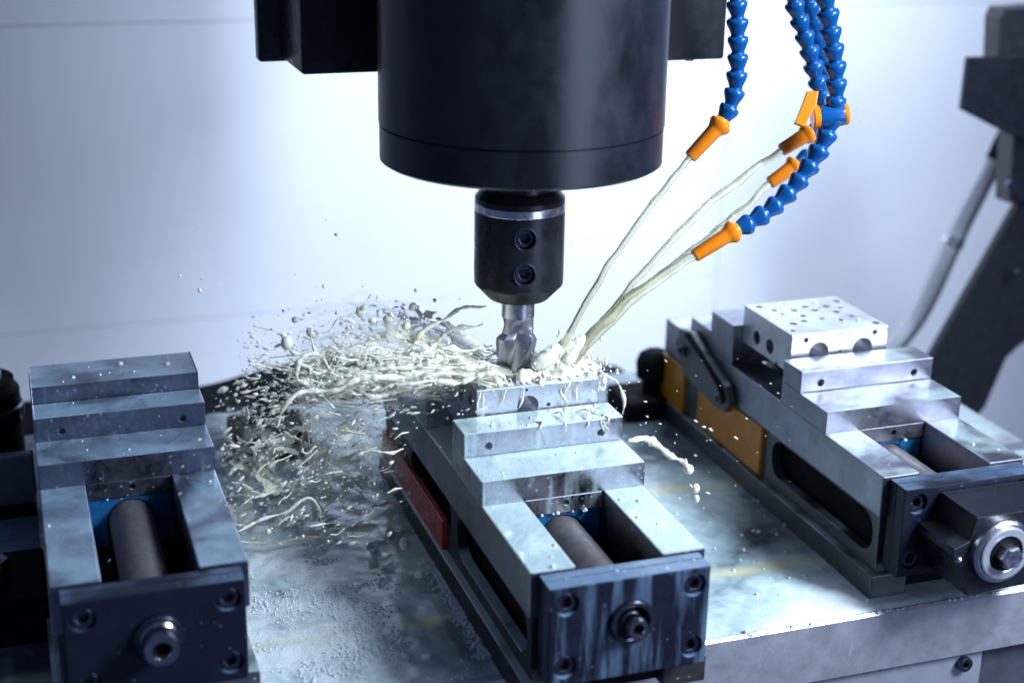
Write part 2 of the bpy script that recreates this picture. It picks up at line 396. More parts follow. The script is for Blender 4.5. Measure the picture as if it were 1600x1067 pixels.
def mid_extras(root, Z):
    side_cover(root, Z, M['red_cover'], [(.199, .392, -.0835, -.056)])
    screw_end(root, Z, .0072, .034, .0034)
def left_extras(root, Z):
    screw_end(root, Z, .0118, .040, .0050)
def right_extras(root, Z):
    side_cover(root, Z, M['orange_cover'], [(.186, .312, -.079, -.0345), (.345, .394, -.082, -.036)])
    # hydraulic booster block bolted over the screw end
    q = [(-.0310, .0270), (.062, .0270), (.062, -.034), (-.031, -.0365), (-.0365, -.024), (-.0405, -.012), (-.0480, -.001), (-.0470, .004), (-.0345, .0085)]
    MB().prism([[(a, b) for a, b in q]], .045, M_XZ, (.0045, -.0445, Z-.034), .0012).build('booster_block', M['black_paint'], root)
    m = cyl_to((0, -1, 0), (-.0045, -.067, Z-.0350))
    MB().lathe([(.0245, -.001), (.0245, .006), (.0225, .008), (.0170, .008), (.0155, .0070)], m, 56).build('dial_ring', M['chrome'], root)
    MB().lathe([(.0205, .0081), (.0205, .0095), (.0195, .0100), (.0145, .0100), (.0140, .0094)], m, 56, False).build('dial_face', M['grey_metal'], root)
    MB().lathe([(.0135, .0071), (.0135, .0085)], m, 40).build('dial_well', M['black_rubber'], root)
    b = MB(); b.lathe([(.0088, .008), (.0088, .017), (.0078, .0185)], m, 6); b.build('drive_hexagon', M['chrome'], root, 20)
    MB().ball((-.037, -.0665, Z-.0395), .0026, 2).build('drain_plug', M['chrome'], root)
    # work stop on the far end of the side
    pl = [(.245, -.017), (.236, -.030), (.243, -.041), (.262, -.043), (.330, -.036), (.352, -.012), (.345, .006), (.322, .010), (.312, .006)]
    MB().prism([pl], .008, M_YZ, (-VW/2-.0045, 0, Z), .0012).build('work_stop', M['body_right_'], root)
    MB().tube([(-VW/2-.0095, .325, Z+.006), (-VW/2-.0095, .280, Z-.008), (-VW/2-.0095, .252, Z-.020), (-VW/2-.0095, .243, Z-.031)], .0024, 10).build('stop_rod', M['black_rubber'], root)
    socket_screw('stop_screw', M['bolt'], root, (-VW/2-.0125, .250, Z-.030), (-1, 0, 0), .0055, .004, .003)
    socket_screw('stop_screw', M['bolt'], root, (-VW/2-.0125, .331, Z-.012), (-1, 0, 0), .0055, .004, .003)
M['body_right_'] = M['body_right']

MX, MF = 0.0, 0.0
LX, LF = -.29515, .07043
RX, RF = .30262, .06519
vise(MX, MF, .1031, .0431, 'coolant-flooded steel machine vise with a red side cover, under the cutting tool', (M['body_mid'], M['steel_mid'], M['rail_mid'], M['oxide_wet']), 0, mid_extras)
vise(LX, LF, .1499, .0431, 'dim bluish steel machine vise holding a full-width steel block, with a thick bright screw end', (M['body_left'], M['steel_left'], M['steel_left'], M['oxide']), 0, left_extras)
vise(RX, RF, .0857, .0431, 'cleaner steel machine vise with amber side cover and round dial on its front', (M['body_right'], M['steel_right'], M['steel_right'], M['oxide']), 0, right_extras)

# ------------------------------------------------------------------ workpieces
def workpiece(label, loc, sx, sy_, z0, z1, front, side, top, mat, extra=()):
    me = MB().box(-sx/2, sx/2, 0, sy_, z0, z1, .0007).mesh('aluminium_workpiece')
    cu = MB()
    for hx, hz, r, dp in front: cu.lathe([(r, -dp), (r, .004)], cyl_to((0, -1, 0), (hx, 0, hz)), 32)
    for hy, hz, r, dp in side: cu.lathe([(r, -dp), (r, .004)], cyl_to((-1, 0, 0), (-sx/2, hy, hz)), 28)
    for hx, hy, r, dp in top: cu.lathe([(r, -dp), (r, .004)], cyl_to((0, 0, 1), (hx, hy, z1)), 18)
    r = modmesh(me, [('BOOLEAN', dict(cut=cu.mesh('c')))])
    o = link('aluminium_workpiece', smooth(r), mat, None, loc)
    return tag(o, label, 'workpiece', 'drilled metal workpieces clamped in the vises')
w1 = workpiece('wet aluminium block with one large round port, being milled under the cutter', (.0060, .1793, 0), .0980, .0725, .012, .0573,
               [(-.008, .0405, .0085, .03), (-.0093, .0538, .0011, .006), (.0085, .0400, .0016, .01)],
               [(.016, .045, .005, .012), (.040, .040, .006, .012), (.055, .046, .004, .012)], [], M['alu_mid'])
MB().lathe([(.0122, 0), (.0122, .0003), (.0114, .0003), (.0114, 0)], cyl_to((0, -1, 0), (-.008, .0001, .0405)), 48, False).build('port_rim', M['alu_mid'], w1)
tops = []
for hx, hy in ((-.028, .065), (-.026, .052), (-.010, .060), (-.012, .045), (.004, .068), (.006, .055), (.020, .062), (.022, .046), (.034, .058), (-.018, .030), (-.030, .026), (.002, .034), (.014, .026), (.030, .032), (-.040, .012), (.040, .012), (.038, .074), (-.036, .076)):
    tops.append((hx+rnd.uniform(-.002, .002), hy+rnd.uniform(-.002, .002), rnd.choice((.0024, .003, .0034)), .012))
w2 = workpiece('finished bright aluminium block full of drilled holes, with two round ports in front', (.2952, .2298, 0), .0925, .0869, .0225, .0565,
               [(-.0195, .0385, .0095, .03), (.0225, .0385, .0095, .03), (.001, .0378, .0016, .02), (-.0325, .0510, .0022, .02), (.0335, .0518, .0022, .02)],
               [(.060, .0345, .0062, .02), (.036, .0345, .0066, .02), (.022, .0240, .0018, .01)], tops, M['alu_right'])
# steel block in the dim vise, stepping over the jaws
me = MB().prism([[(.2245, Z0) for Z0 in (0,)] and [(.2245, .0378), (.2245, .0507), (.2730, .0507), (.2730, .0378), (.2515, .0378), (.2515, .014), (.2245, .014)]], VW-.001, M_YZ, (0, 0, 0), .0008)
o = me.build('steel_workpiece', M['steel_left'], None, 19, (LX, LF, 0))
tag(o, 'flat full-width steel block clamped in the dim bluish vise', 'workpiece', 'drilled metal workpieces clamped in the vises')

# ------------------------------------------------------------------ spindle, holder, cutter
TX, TY = .0035, .222
sp_ = thing('spindle_head', 'large black cylindrical spindle head with square guard boxes behind it', 'spindle head', (TX, TY, .2205))
SR = .1052
MB().lathe([(SR, .0290), (SR, .40)], I4, 128).build('spindle_housing', M['spindle'], sp_)
MB().lathe([(.034, .001), (SR-.004, 0), (SR-.0006, .0022), (SR-.0006, .0274), (SR-.0025, .0278), (SR-.0025, .0290)], I4, 128).build('nose_ring', M['spindle'], sp_, 25)
def bx(name, x0, x1, y0, y1, z0, z1, mat, par, b=.0025):
    return MB().box(x0, x1, y0, y1, z0, z1, b, 3).build(name, mat, par)
bx('guard_box', -.1394, -.030, .118, .208, .0490, .42, M['black_paint'], sp_)
bx('guard_plate', -.1575, -.030, .2085, .226, .0458, .42, M['black_paint'], sp_)
bx('guard_box', .05, .2235, .120, .30, .0490, .42, M['dark_arm'], sp_)
MB().lathe([(.004, 0), (.004, -.0025)], Matrix.Translation((.198, .135, .049)), 16).build('guard_bolt', M['bolt'], sp_)

th = thing('tool_holder', 'black side-lock tool holder with two set screws under the spindle', 'tool holder', (TX, TY, .1135))
MB().lathe([(.0305, .0945), (.0305, .1045), (.0305, .112)], I4, 64).build('taper_flange', M['chrome'], th)
MB().lathe([(.0285, .0805), (.0285, .0945)], I4, 64).build('flange_groove', M['holder_black'], th)
MB().lathe([(.0362, .0760), (.0362, .0795), (.0310, .0855), (.0300, .0855)], I4, 64).build('upper_chamfer', M['holder_black'], th)
MB().lathe([(.0364, .0695), (.0366, .0700), (.0366, .0752), (.0362, .0758)], I4, 64).build('bright_ring', M['chrome'], th)
me = MB().lathe([(.0158, 0), (.0245, .0006), (.0262, .0022), (.0358, .0118), (.0364, .0135), (.0364, .0693), (.0360, .0695)], I4, 96).mesh('holder_body')
aim = Vector((-.20, -.98, 0)).normalized()
cu = MB()
for z in (.0275, .0545): cu.lathe([(.0077, .026), (.0077, .05)], cyl_to(aim, (0, 0, z)), 32)
link('holder_body', smooth(modmesh(me, [('BOOLEAN', dict(cut=cu.mesh('c')))])), M['holder_black'], th)
for z in (.0275, .0545):
    p = aim*.0352+Vector((0, 0, z))
    MB().add_me(curve_mesh([circ(0, 0, .0092, 36), circ(0, 0, .0078, 36)], .0022, .0004), cyl_to(aim, aim*.0353+Vector((0, 0, z)))).build('screw_seat', M['bolt'], th)
    socket_screw('set_screw', M['bolt'], th, aim*.0325+Vector((0, 0, z)), aim, .0071, .006, .0046)

th.scale = (.94, .94, 1)
em = thing('end_mill', 'spiral-fluted steel end mill spinning above the splashing workpiece', 'cutter', (TX, TY, .0548))
MB().lathe([(.0128, .0440), (.0128, .0600), (.0123, .0604)], I4, 64).build('shank', M['chrome'], em)
b = MB(); nz, nn = 40, 96; rings = []
for k in range(nz+1):
    z = .0445*k/nz; t = k/nz
    run = max(0, (t-.62)/.38); run = run*run*(3-2*run)      # flutes run out to the neck
    ring = []
    for i in range(nn):
        a = 2*math.pi*i/nn; ph = a-R_(75)*t*1.15
        u = (ph*3/(2*math.pi)) % 1                            # three flutes: land, then a deep gullet behind it
        land = .0167 if t < .60 else .0167-.0035*min(1, (t-.60)/.1)
        if u < .30: r = land-.0012*u/.30
        else:
            q = (u-.30)/.70; r = land-.0012-.0078*math.sin(math.pi*q**.75)**1.1
        r = r*(1-run)+.0122*run
        zz = z+(.0022*(1-u) if k == 0 else 0)
        ring.append(b.bm.verts.new((r*math.cos(a), r*math.sin(a), zz)))
    rings.append(ring)
for ra, rb in zip(rings, rings[1:]):
    for i in range(nn):
        j = (i+1) % nn; b.bm.faces.new((ra[i], ra[j], rb[j], rb[i]))
cv = b.bm.verts.new((0, 0, .004))
for i in range(nn): b.bm.faces.new((rings[0][(i+1) % nn], rings[0][i], cv))
b.build('flutes', M['carbide'], em, 28)

# ------------------------------------------------------------------ coolant hoses
def link_mesh():
    b = MB(); b.lathe([(.0050, -.0020), (.0052, -.0008), (.0072, -.0002), (.0079, .0008), (.0080, .0026), (.0076, .0042), (.0062, .0076), (.0052, .0102), (.0048, .0118), (.0050, .0134), (.0047, .0150)], I4, 28)
    return smooth(b.mesh('hose_link'), 50)
LM = link_mesh()
NOZ = smooth(MB().lathe([(.0052, -.003), (.0078, 0), (.0090, .0010), (.0090, .0032), (.0074, .0056), (.0060, .0085), (.0053, .0330), (.0048, .0336), (.0036, .0336), (.0034, .028)], I4, 32).mesh('nozzle'), 45)
VALVE = None
def hose(label, path, pitch, nozzle_to, scale=1.0, nz=1.0):
    P = catmull(path, 24); root = thing('coolant_hose', label, 'coolant hose', P[0], 'segmented coolant hoses beside the spindle')
    acc = 0; pts = [P[0]]; tot = sum((b-a).length for a, b in zip(P, P[1:])); pitch = tot/round(tot/pitch)-1e-6
    for a, b in zip(P, P[1:]):
        d = (b-a).length
        while acc+d >= pitch:
            t = (pitch-acc)/d; a = a.lerp(b, t); pts.append(a.copy()); d = (b-a).length; acc = 0
        acc += d
    for a, b in zip(pts, pts[1:]):
        o = link('hose_link', LM, M['hose_blue'], root); k = rnd.uniform(.97, 1.03)*scale
        q = (b-a).to_track_quat('Z', 'Y'); q.rotate(Matrix.Rotation(rnd.uniform(-.06, .06), 3, 'Y'))
        o.matrix_local = Matrix.Translation(a-P[0]) @ q.to_matrix().to_4x4() @ Matrix.Diagonal((k, k, pitch/.0134*1.0, 1))
    e = pts[-1]; t = Vector(nozzle_to)
    if nz:
        o = link('nozzle', NOZ, M['nozzle_orange'], root)
        o.matrix_local = Matrix.Translation(e-P[0]) @ (t-e).to_track_quat('Z', 'Y').to_matrix().to_4x4() @ Matrix.Diagonal((nz, nz, (t-e).length/.0336, 1))
    return root, pts
YA, YB, YC = .20, .235, .20
tipA, tipB, tipC, tipD = at(1078, 246, YA), at(1221, 235, YB), at(1203, 286, YB+.02), at(1085, 400, YC)
hose('blue segmented hose hanging alone nearest the spindle, with one orange nozzle',
     [at(1140, -140, YA), at(1146, -60, YA), at(1151, 0, YA), at(1153, 60, YA), at(1151, 120, YA), at(1144, 160, YA), at(1128, 192, YA)], .0132, tipA)
hD, ptsD = hose('longest blue segmented hose with a tee valve halfway and its nozzle lowest',
     [at(1262, -150, YC), at(1277, -60, YC), at(1290, 0, YC), at(1300, 60, YC), at(1306, 120, YC), at(1303, 180, YC), at(1280, 235, YC), at(1250, 280, YC), at(1212, 320, YC), at(1170, 350, YC), at(1148, 360, YC)], .0139, tipD, 1.06, 1.0)
hose('blue segmented hose behind the valve with its orange nozzle in the middle',
     [at(1205, -150, YB), at(1228, -50, YB), at(1242, 10, YB), at(1262, 70, YB), at(1276, 125, YB), at(1289, 165, YB), at(1285, 193, YB), at(1264, 208, YB)], .0134, tipB)
hose('blue segmented hose hidden furthest behind, with only its orange nozzle and top showing',
     [at(1225, -150, YB+.02), at(1252, -40, YB+.02), at(1272, 30, YB+.02), at(1290, 110, YB+.02), at(1296, 180, YB+.02), at(1286, 225, YB+.02), at(1262, 246, YB+.02), at(1243, 258, YB+.02)], .0134, tipC)
# tee valve on the long hose
vc = at(1299, 181, YC)-Vector((0, .0, 0)); vax = (RT*.98+UP*.10).normalized()
m = cyl_to(vax, vc-hD.location)
MB().lathe([(.0085, -.009), (.0088, -.008), (.0088, .008), (.0085, .009)], m, 32).build('valve_body', M['hose_blue'], hD)
MB().lathe([(.0080, .0092), (.0084, .0100), (.0084, .0120), (.0076, .0130)], m, 32).build('valve_cap', M['nozzle_orange'], hD)
MB().lathe([(.0080, -.0092), (.0090, -.0098), (.0090, -.0140), (.0080, -.0150)], m, 32).build('valve_collar', M['nozzle_orange'], hD)
lv = [(-.004, .008), (.005, .008), (.0035, -.002), (-.006, -.0195), (-.0135, -.0165), (-.0075, -.002)]
lm = Matrix(((RT.x, UP.x, -FW.x, 0), (RT.y, UP.y, -FW.y, 0), (RT.z, UP.z, -FW.z, 0), (0, 0, 0, 1)))
lp = at(1268, 160, YC)-hD.location
MB().add_me(curve_mesh([lv], .006, .0008), Matrix.Translation(lp) @ lm).build('valve_lever', M['nozzle_orange'], hD)

# ------------------------------------------------------------------ coolant: streams, splash, flood
def wob(P, amp, freq, seed):
    o = []
    for i, p in enumerate(P):
        t = min(1, i/6)*1.0
        o.append(p+noise.noise_vector(p*freq+Vector((seed, seed*2, 0)))*amp*t)
    return o
def stream(label, path, r0, r1, seed, amp=.0022):
    P = catmull(path, 40); n = len(P)
    P = wob(P, amp*1.1, 55, seed); P = wob(P, amp*.10, 160, seed+5)
    rad = [(r0+(r1-r0)*i/n)*(1+.20*noise.noise(p*60+Vector((seed, 0, 0)))+.05*noise.noise(p*200)) for i, p in enumerate(P)]
    o = MB().tube(P, rad, 14).build('coolant_stream', M['stream'], None, 180)
    return tag(o, label, 'coolant jet', 'jets of milky coolant from the orange nozzles')
hit = Vector((.030, .200, .062))
stream('milky jet from the nozzle on the lone hose, closest to the spindle', [tipA, at(1015, 325, .198), at(940, 432, .196), at(900, 500, .195), at(864, 566, .195)], .0024, .0027, 1.3, .0014)
stream('milky jet from the middle orange nozzle, second from the spindle', [tipB, at(1130, 300, .23), at(1062, 362, .22), at(1000, 432, .212), at(950, 492, .205), at(882, 580, .20)], .0029, .0027, 4.1, .0018)
stream('faint milky jet behind, from the furthest half-hidden nozzle', [tipC, at(1150, 335, .25), at(1070, 400, .235), at(985, 468, .22), at(890, 570, .205)], .0028, .0028, 7.7, .0014)
stream('broad milky jet from the lowest nozzle of the valved hose', [tipD, at(1040, 428, .20), at(980, 470, .20), at(930, 520, .20), at(880, 575, .20)], .0036, .0058, 9.2, .0018)

sv = MB()
def strand(pts, r, seed=0, amp=.003, n=14, taper=True, m=None):
    P = catmull(pts, n); P = wob(P, amp, 45, seed); k = len(P)
    rad = []
    for i, p in enumerate(P):
        t = i/(k-1); env = (math.sin(math.pi*min(1, max(0, .06+.9*t)))**.45) if taper else 1
        rad.append(max(.0005, r*env*max(.18, 1+1.0*noise.noise(p*110+Vector((seed, 3, 0)))+.5*noise.noise(p*320))))
    (m or sv).tube(P, rad, 8)
def pxs(pts, y): return [at(a, b, yy) for a, b, yy in [(p[0], p[1], p[2] if len(p) > 2 else y) for p in pts]]
# main named strands of the sheet thrown off the cutter
SH = [
 ([(760, 478), (722, 482), (690, 500), (655, 520), (640, 548), (625, 572)], .235, .0030),
 ([(756, 505), (715, 510), (690, 530), (668, 552), (640, 560)], .235, .0040),
 ([(590, 504), (560, 507), (535, 503), (518, 522), (495, 528)], .22, .0024),
 ([(486, 512), (490, 535), (494, 560)], .22, .0032),
 ([(770, 600), (700, 585), (640, 588), (570, 590), (520, 606), (470, 612), (440, 640), (432, 668)], .18, .0036),
 ([(560, 590), (520, 585), (500, 560), (474, 560), (466, 590), (486, 600), (520, 640)], .19, .0030),
 ([(700, 560), (640, 570), (580, 578), (540, 600), (500, 612)], .20, .0046),
 ([(760, 570), (700, 575), (650, 600), (600, 620), (560, 612)], .19, .0050),
 ([(372, 830), (410, 812), (450, 800), (480, 780), (500, 800), (498, 815)], .24, .0030),
 ([(376, 790), (400, 778), (430, 770)], .24, .0030),
 ([(375, 845), (420, 850), (470, 842), (530, 830), (570, 812)], .27, .0034),
 ([(905, 572), (935, 578), (962, 596), (974, 620), (973, 648)], .225, .0026),
 ([(880, 545), (905, 562), (935, 575), (950, 590)], .215, .0030),
 ([(770, 540), (735, 548), (700, 545), (660, 560)], .23, .0036),
 ([(790, 590), (760, 585), (720, 600), (690, 596), (620, 604)], .17, .0040),
]
for i, (p, y, r) in enumerate(SH): strand(pxs(p, y), r*.55, i*1.37, .0035)
# liquid sheets torn into webs: a grid is cut by a cellular noise field, then given thickness
def sheet(fn, nu, nv, keep, seed, cell=(9, 5)):
    vs, fs, ids = [], [], {}
    def vid(i, j):
        if (i, j) not in ids:
            ids[i, j] = len(vs); vs.append(fn(i/nu, j/nv))
        return ids[i, j]
    for i in range(nu):
        for j in range(nv):
            u, v = i/nu, j/nv; q = Vector((u*cell[0], v*cell[1], seed))
            q = q+noise.noise_vector(q*.7)*.7
            web = 1-abs(noise.noise(q))*2.6; blob = noise.fractal(q*1.7, .8, 2, 3)
            if max(web*.9-.12, blob*1.1+.25) > keep(u, v)+.25*noise.noise(q*5):
                fs.append((vid(i, j), vid(i+1, j), vid(i+1, j+1), vid(i, j+1)))
    m_ = bpy.data.meshes.new('t'); m_.from_pydata(vs, [], fs); m_.update()
    m_ = modmesh(m_, [('SOLIDIFY', dict(thickness=.0011, offset=0))]); sv.add_me(m_)
def lerp(a, b, t): return a+(b-a)*t
def fan_a(u, v):
    px = 778-u*328; top = 556-104*math.sin(math.pi*min(1, u*1.25)*.62)+34*u*u; bot = 594+30*u
    y = lerp(.29, .185, v)+.010*noise.noise(Vector((u*7, v*5, 2)))
    return at(px+10*noise.noise(Vector((v*9, u*4, 1))), lerp(top, bot, v)+12*noise.noise(Vector((u*9, v*4, 5))), y)
sheet(fan_a, 230, 90, lambda u, v: .10+.75*u**1.3+1.1*max(0, .45-v)*(.3+u), 3.3, (13, 8))
def fan_b(u, v):
    px = 768-u*310; y = .20+.02*math.sin(u*5)+.008*noise.noise(Vector((u*8, v*6, 9)))
    return at(px, lerp(568, 608, v)+18*u+10*noise.noise(Vector((u*11, v*3, 7))), y)
sheet(fan_b, 230, 60, lambda u, v: .15+.8*u+.5*abs(v-.5), 8.1, (16, 6))
def fan_c(u, v):
    return at(lerp(350, 640, u)+12*noise.noise(Vector((v*6, u*4, 1))), lerp(640, 850, v)+16*noise.noise(Vector((u*5, v*4, 4))), lerp(.20, .32, v)+.02*noise.noise(Vector((u*6, v*6, 3))))
sheet(fan_c, 190, 140, lambda u, v: .50+.5*abs(u-.35)+.25*abs(v-.6), 5.7, (7, 6))
def fan_d(u, v):
    return at(lerp(818, 950, u), lerp(548, 602, v)+14*u*u+8*noise.noise(Vector((u*6, v*6, 3))), .220-.04*v+.008*noise.noise(Vector((u*9, v*6, 6))))
sheet(fan_d, 110, 40, lambda u, v: .25+5*max(0, .16-u)+.5*abs(u-.35)+.6*max(0, .4-v)*u*2, 2.6, (8, 4))
for i in range(45):
    t = rnd.random()**.9; px = 768-t*310+rnd.uniform(-15, 15); py = 580+t*16+rnd.gauss(0, 12+18*t); y = .225+rnd.uniform(-.045, .05)
    a = rnd.gauss(-.08, .16); ln = rnd.uniform(12, 60)
    strand(pxs([(px, py), (px-ln*.5, py+ln*a*.5+rnd.uniform(-3, 3)), (px-ln, py+ln*a)], y), rnd.uniform(.0005, .0014)*(1.1-.35*t), i*.71, .0022, 6)
for i in range(46):
    p = at(rnd.uniform(765, 905), rnd.gauss(593, 5), rnd.uniform(.18, .26)); sv.ball(p, rnd.uniform(.002, .0055), 2, (rnd.uniform(-1, 1), .2, rnd.uniform(-.3, .6)), rnd.uniform(1, 2))
for i in range(26):
    p = at(rnd.uniform(853, 900), rnd.uniform(556, 600), rnd.uniform(.19, .212)); sv.ball(p, rnd.uniform(.003, .007), 2, at(940, 500, .2)-p, rnd.uniform(1, 2.4))
for i in range(5):
    px, py = rnd.uniform(350, 610), rnd.uniform(640, 840); y = .20+rnd.uniform(-.03, .12)
    a = rnd.uniform(-.9, .3); ln = rnd.uniform(12, 50); cv_ = rnd.uniform(-12, 12)
    strand(pxs([(px, py), (px+ln*.5, py+ln*a*.5+cv_), (px+ln, py+ln*a)], y), rnd.uniform(.0005, .0015), i*.93, .003, 8)
# coolant running over the flooded workpiece and jaws
def flat_sheet(x0, x1, y0, y1, z, seed, k):
    def fn(u, v): return Vector((lerp(x0, x1, u), lerp(y0, y1, v), z+.0004+.0009*max(0, noise.noise(Vector((u*14, v*5, seed))))))
    sheet(fn, 150, 44, lambda u, v: k+.35*abs(v-.5), seed, (13, 4))
for i in range(9):                                    # raised squiggles of coolant running down the stepped jaw
    x = rnd.uniform(-.045, .055); n_ = rnd.choice((5, 6, 7)); yb = .1455
    strand([(x+rnd.uniform(-.004, .004)+.001*k, yb+.020-.0068*k if k < 3 else yb, .0380 if k < 3 else .0380-.0042*(k-2.6)) for k in range(n_)], rnd.uniform(.0004, .0009), i*2.3, .006, 8)
flat_sheet(-.040, .052, .181, .250, .0575, 9.4, .35)
for i in range(30):
    t = rnd.random(); p = at(lerp(895, 862, t)+rnd.gauss(0, 7), lerp(540, 596, t)+rnd.gauss(0, 5), .203+rnd.uniform(-.012, .012))
    sv.ball(p, rnd.uniform(.0025, .0062), 2, at(930, 505, .2)-p, rnd.uniform(1.2, 2.8))
for i in range(7):
    x = -.043+rnd.uniform(.0, .095)
    strand([(x, .176, .058), (x-.002, .1775, .050), (x+rnd.uniform(-.006, .006), .1775, .0395)], .0009, i*3.1, .004, 8)
me = sv.mesh('coolant_splash')
me = modmesh(me, [('REMESH', dict(mode='VOXEL', voxel_size=.00055)), ('SMOOTH', dict(factor=.5, iterations=4))])
o = link('coolant_splash', smooth(me, 180), M['coolant']); o['kind'] = 'stuff'
tag(o, 'milky coolant splash sheet flung from the cutter', 'coolant splash')

# hair-fine streaks of coolant shot off the cutter, too thin to fuse
fs_ = MB()
for i in range(90):
    t = rnd.random(); px = 775-t*360+rnd.uniform(-15, 15); py = 572+t*24+rnd.gauss(0, 16+22*t); y = .225+rnd.uniform(-.06, .06)
    a = rnd.gauss(-.06, .15); ln = rnd.uniform(10, 46)
    strand(pxs([(px, py), (px-ln*.5, py+ln*a*.5+rnd.uniform(-2, 2)), (px-ln, py+ln*a)], y), rnd.uniform(.00028, .0007), i*.37, .0012, 5, True, fs_)
for i in range(60):
    px, py = rnd.uniform(350, 620), rnd.uniform(620, 850); y = .22+rnd.uniform(-.06, .10); a = rnd.gauss(-.45, .3); ln = rnd.uniform(10, 34)
    strand(pxs([(px, py), (px+ln*.5, py+ln*a*.5+rnd.uniform(-4, 4)), (px+ln, py+ln*a)], y), rnd.uniform(.0003, .0008), i*.53, .0015, 5, True, fs_)
o = fs_.build('coolant_streaks', M['coolant'], None, 180); o['kind'] = 'stuff'
tag(o, 'hair-fine coolant streaks shooting sideways off the cutter', 'coolant streaks')

# thin milky films and mist torn off the cutter
def film_material():
    s = NT('thin_coolant_film')
    au = s.n('ShaderNodeAttribute', attribute_name='along'); av = s.n('ShaderNodeAttribute', attribute_name='across'); ae = s.n('ShaderNodeAttribute', attribute_name='edge')
    cx = s.n('ShaderNodeCombineXYZ'); s.l(au.outputs['Fac'], cx.inputs[0]); s.l(av.outputs['Fac'], cx.inputs[1])
    n1 = s.noise(cx.outputs[0], 1.0, 6, .62, 1.3)
    n2 = s.noise(cx.outputs[0], 3.2, 4, .6, .8)
    a_ = s.math('ADD', s.mrange(n1, .40, .66, -.1, .85), s.mrange(n2, .35, .7, -.25, .3))
    a_ = s.math('MULTIPLY', s.math('MAXIMUM', s.math('MINIMUM', a_, 1.0), 0.0), ae.outputs['Fac'])
    col = s.ramp(n2, [(.35, (.72, .70, .52)), (.65, (.92, .91, .80))])
    d = s.bsdf(col, .10, 0, s.bump(n1, .6, .002)); tr = s.n('ShaderNodeBsdfTranslucent'); s.l(col, tr.inputs[0])
    mxs = s.n('ShaderNodeMixShader'); mxs.inputs[0].default_value = .4; s.l(d, mxs.inputs[1]); s.l(tr.outputs[0], mxs.inputs[2])
    t = s.n('ShaderNodeBsdfTransparent')
    return s.done(s.mix(a_, t.outputs[0], mxs.outputs[0]))
M['film'] = film_material()
fv, ff, fa, fc, fe = [], [], [], [], []
def film(fn, nu, nv, su, sv_, seed, edge, k=1.0):
    b0 = len(fv)
    for j in range(nv+1):
        for i in range(nu+1):
            u, v = i/nu, j/nv; fv.append(fn(u, v)); fa.append(u*su+seed); fc.append(v*sv_+seed*.7)
            fe.append(max(0, min(1, edge(u, v)*k)))
    for j in range(nv):
        for i in range(nu):
            a = b0+j*(nu+1)+i; ff.append((a, a+1, a+nu+2, a+nu+1))
def bell(v, p=.5): return max(0, math.sin(math.pi*v))**p
off = lambda fn, d: (lambda u, v: fn(u, v)+Vector((0, d, .003*math.sin(u*9+d*300))))
film(fan_a, 90, 40, 5, 9, 1.3, lambda u, v: bell(v, .6)*(1-u)**.6*min(1, u*9), 1.5)
film(off(fan_a, -.016), 90, 40, 7, 12, 21.9, lambda u, v: bell(v, .6)*(1-u)**.6*min(1, u*9), 1.3)
film(off(fan_a, .022), 90, 40, 6, 10, 7.9, lambda u, v: bell(v, .8)*(1-u)**.6*min(1, u*9), 1.0)
film(fan_b, 90, 30, 5, 6, 3.3, lambda u, v: bell(v, .5)*(1-u)**.5, 1.8)
film(off(fan_b, -.02), 90, 30, 6, 7, 11.3, lambda u, v: bell(v, .6)*(1-u)**.8, 1.1)
film(fan_c, 70, 60, 5, 4, 5.3, lambda u, v: bell(v, .6)*bell(u, .6), 1.0)
film(off(fan_c, .03), 70, 60, 4, 5, 15.3, lambda u, v: bell(v, .6)*bell(u, .6), .95)
film(fan_d, 40, 24, 3, 3, 8.3, lambda u, v: bell(v, .6)*bell(u, .6), 1.1)
me = bpy.data.meshes.new('coolant_film'); me.from_pydata(fv, [], ff)
for nm, dat in (('along', fa), ('across', fc), ('edge', fe)):
    q = me.attributes.new(nm, 'FLOAT', 'POINT'); q.data.foreach_set('value', dat)
o = link('coolant_film', smooth(me, 180), M['film']); o['kind'] = 'stuff'
tag(o, 'thin translucent coolant films fanning off the cutter', 'coolant film')

# separate thrown strand and its drops beyond the flooded vise
b = MB(); strand(pxs([(982, 688), (1008, 686), (1030, 696), (1048, 712), (1066, 722), (1078, 733)], .17), .0027, 2.2, .002, 14, True, b)
b.ball(at(1076, 733, .17), .0042, 3)
o = b.build('coolant_strand', M['coolant'], None, 180)
tag(o, 'thin curved coolant strand flying off beside the flooded vise', 'coolant strand')
for (px, py, r, lb) in ((1087, 763, .0033, 'upper round coolant drop falling below the flying strand'), (1088, 779, .0027, 'lower faint coolant drop falling below the flying strand'), (632, 849, .0042, 'large white coolant drop before the red side cover'),
                        (448, 536, .0042, 'large olive coolant drop against the white wall')):
    b = MB().ball(at(px, py, .17), r, 3, (0, 0, 1), 1.25)
    tag(b.build('coolant_drop', M['coolant'], None, 180), lb, 'coolant drop', 'round coolant drops in the air')

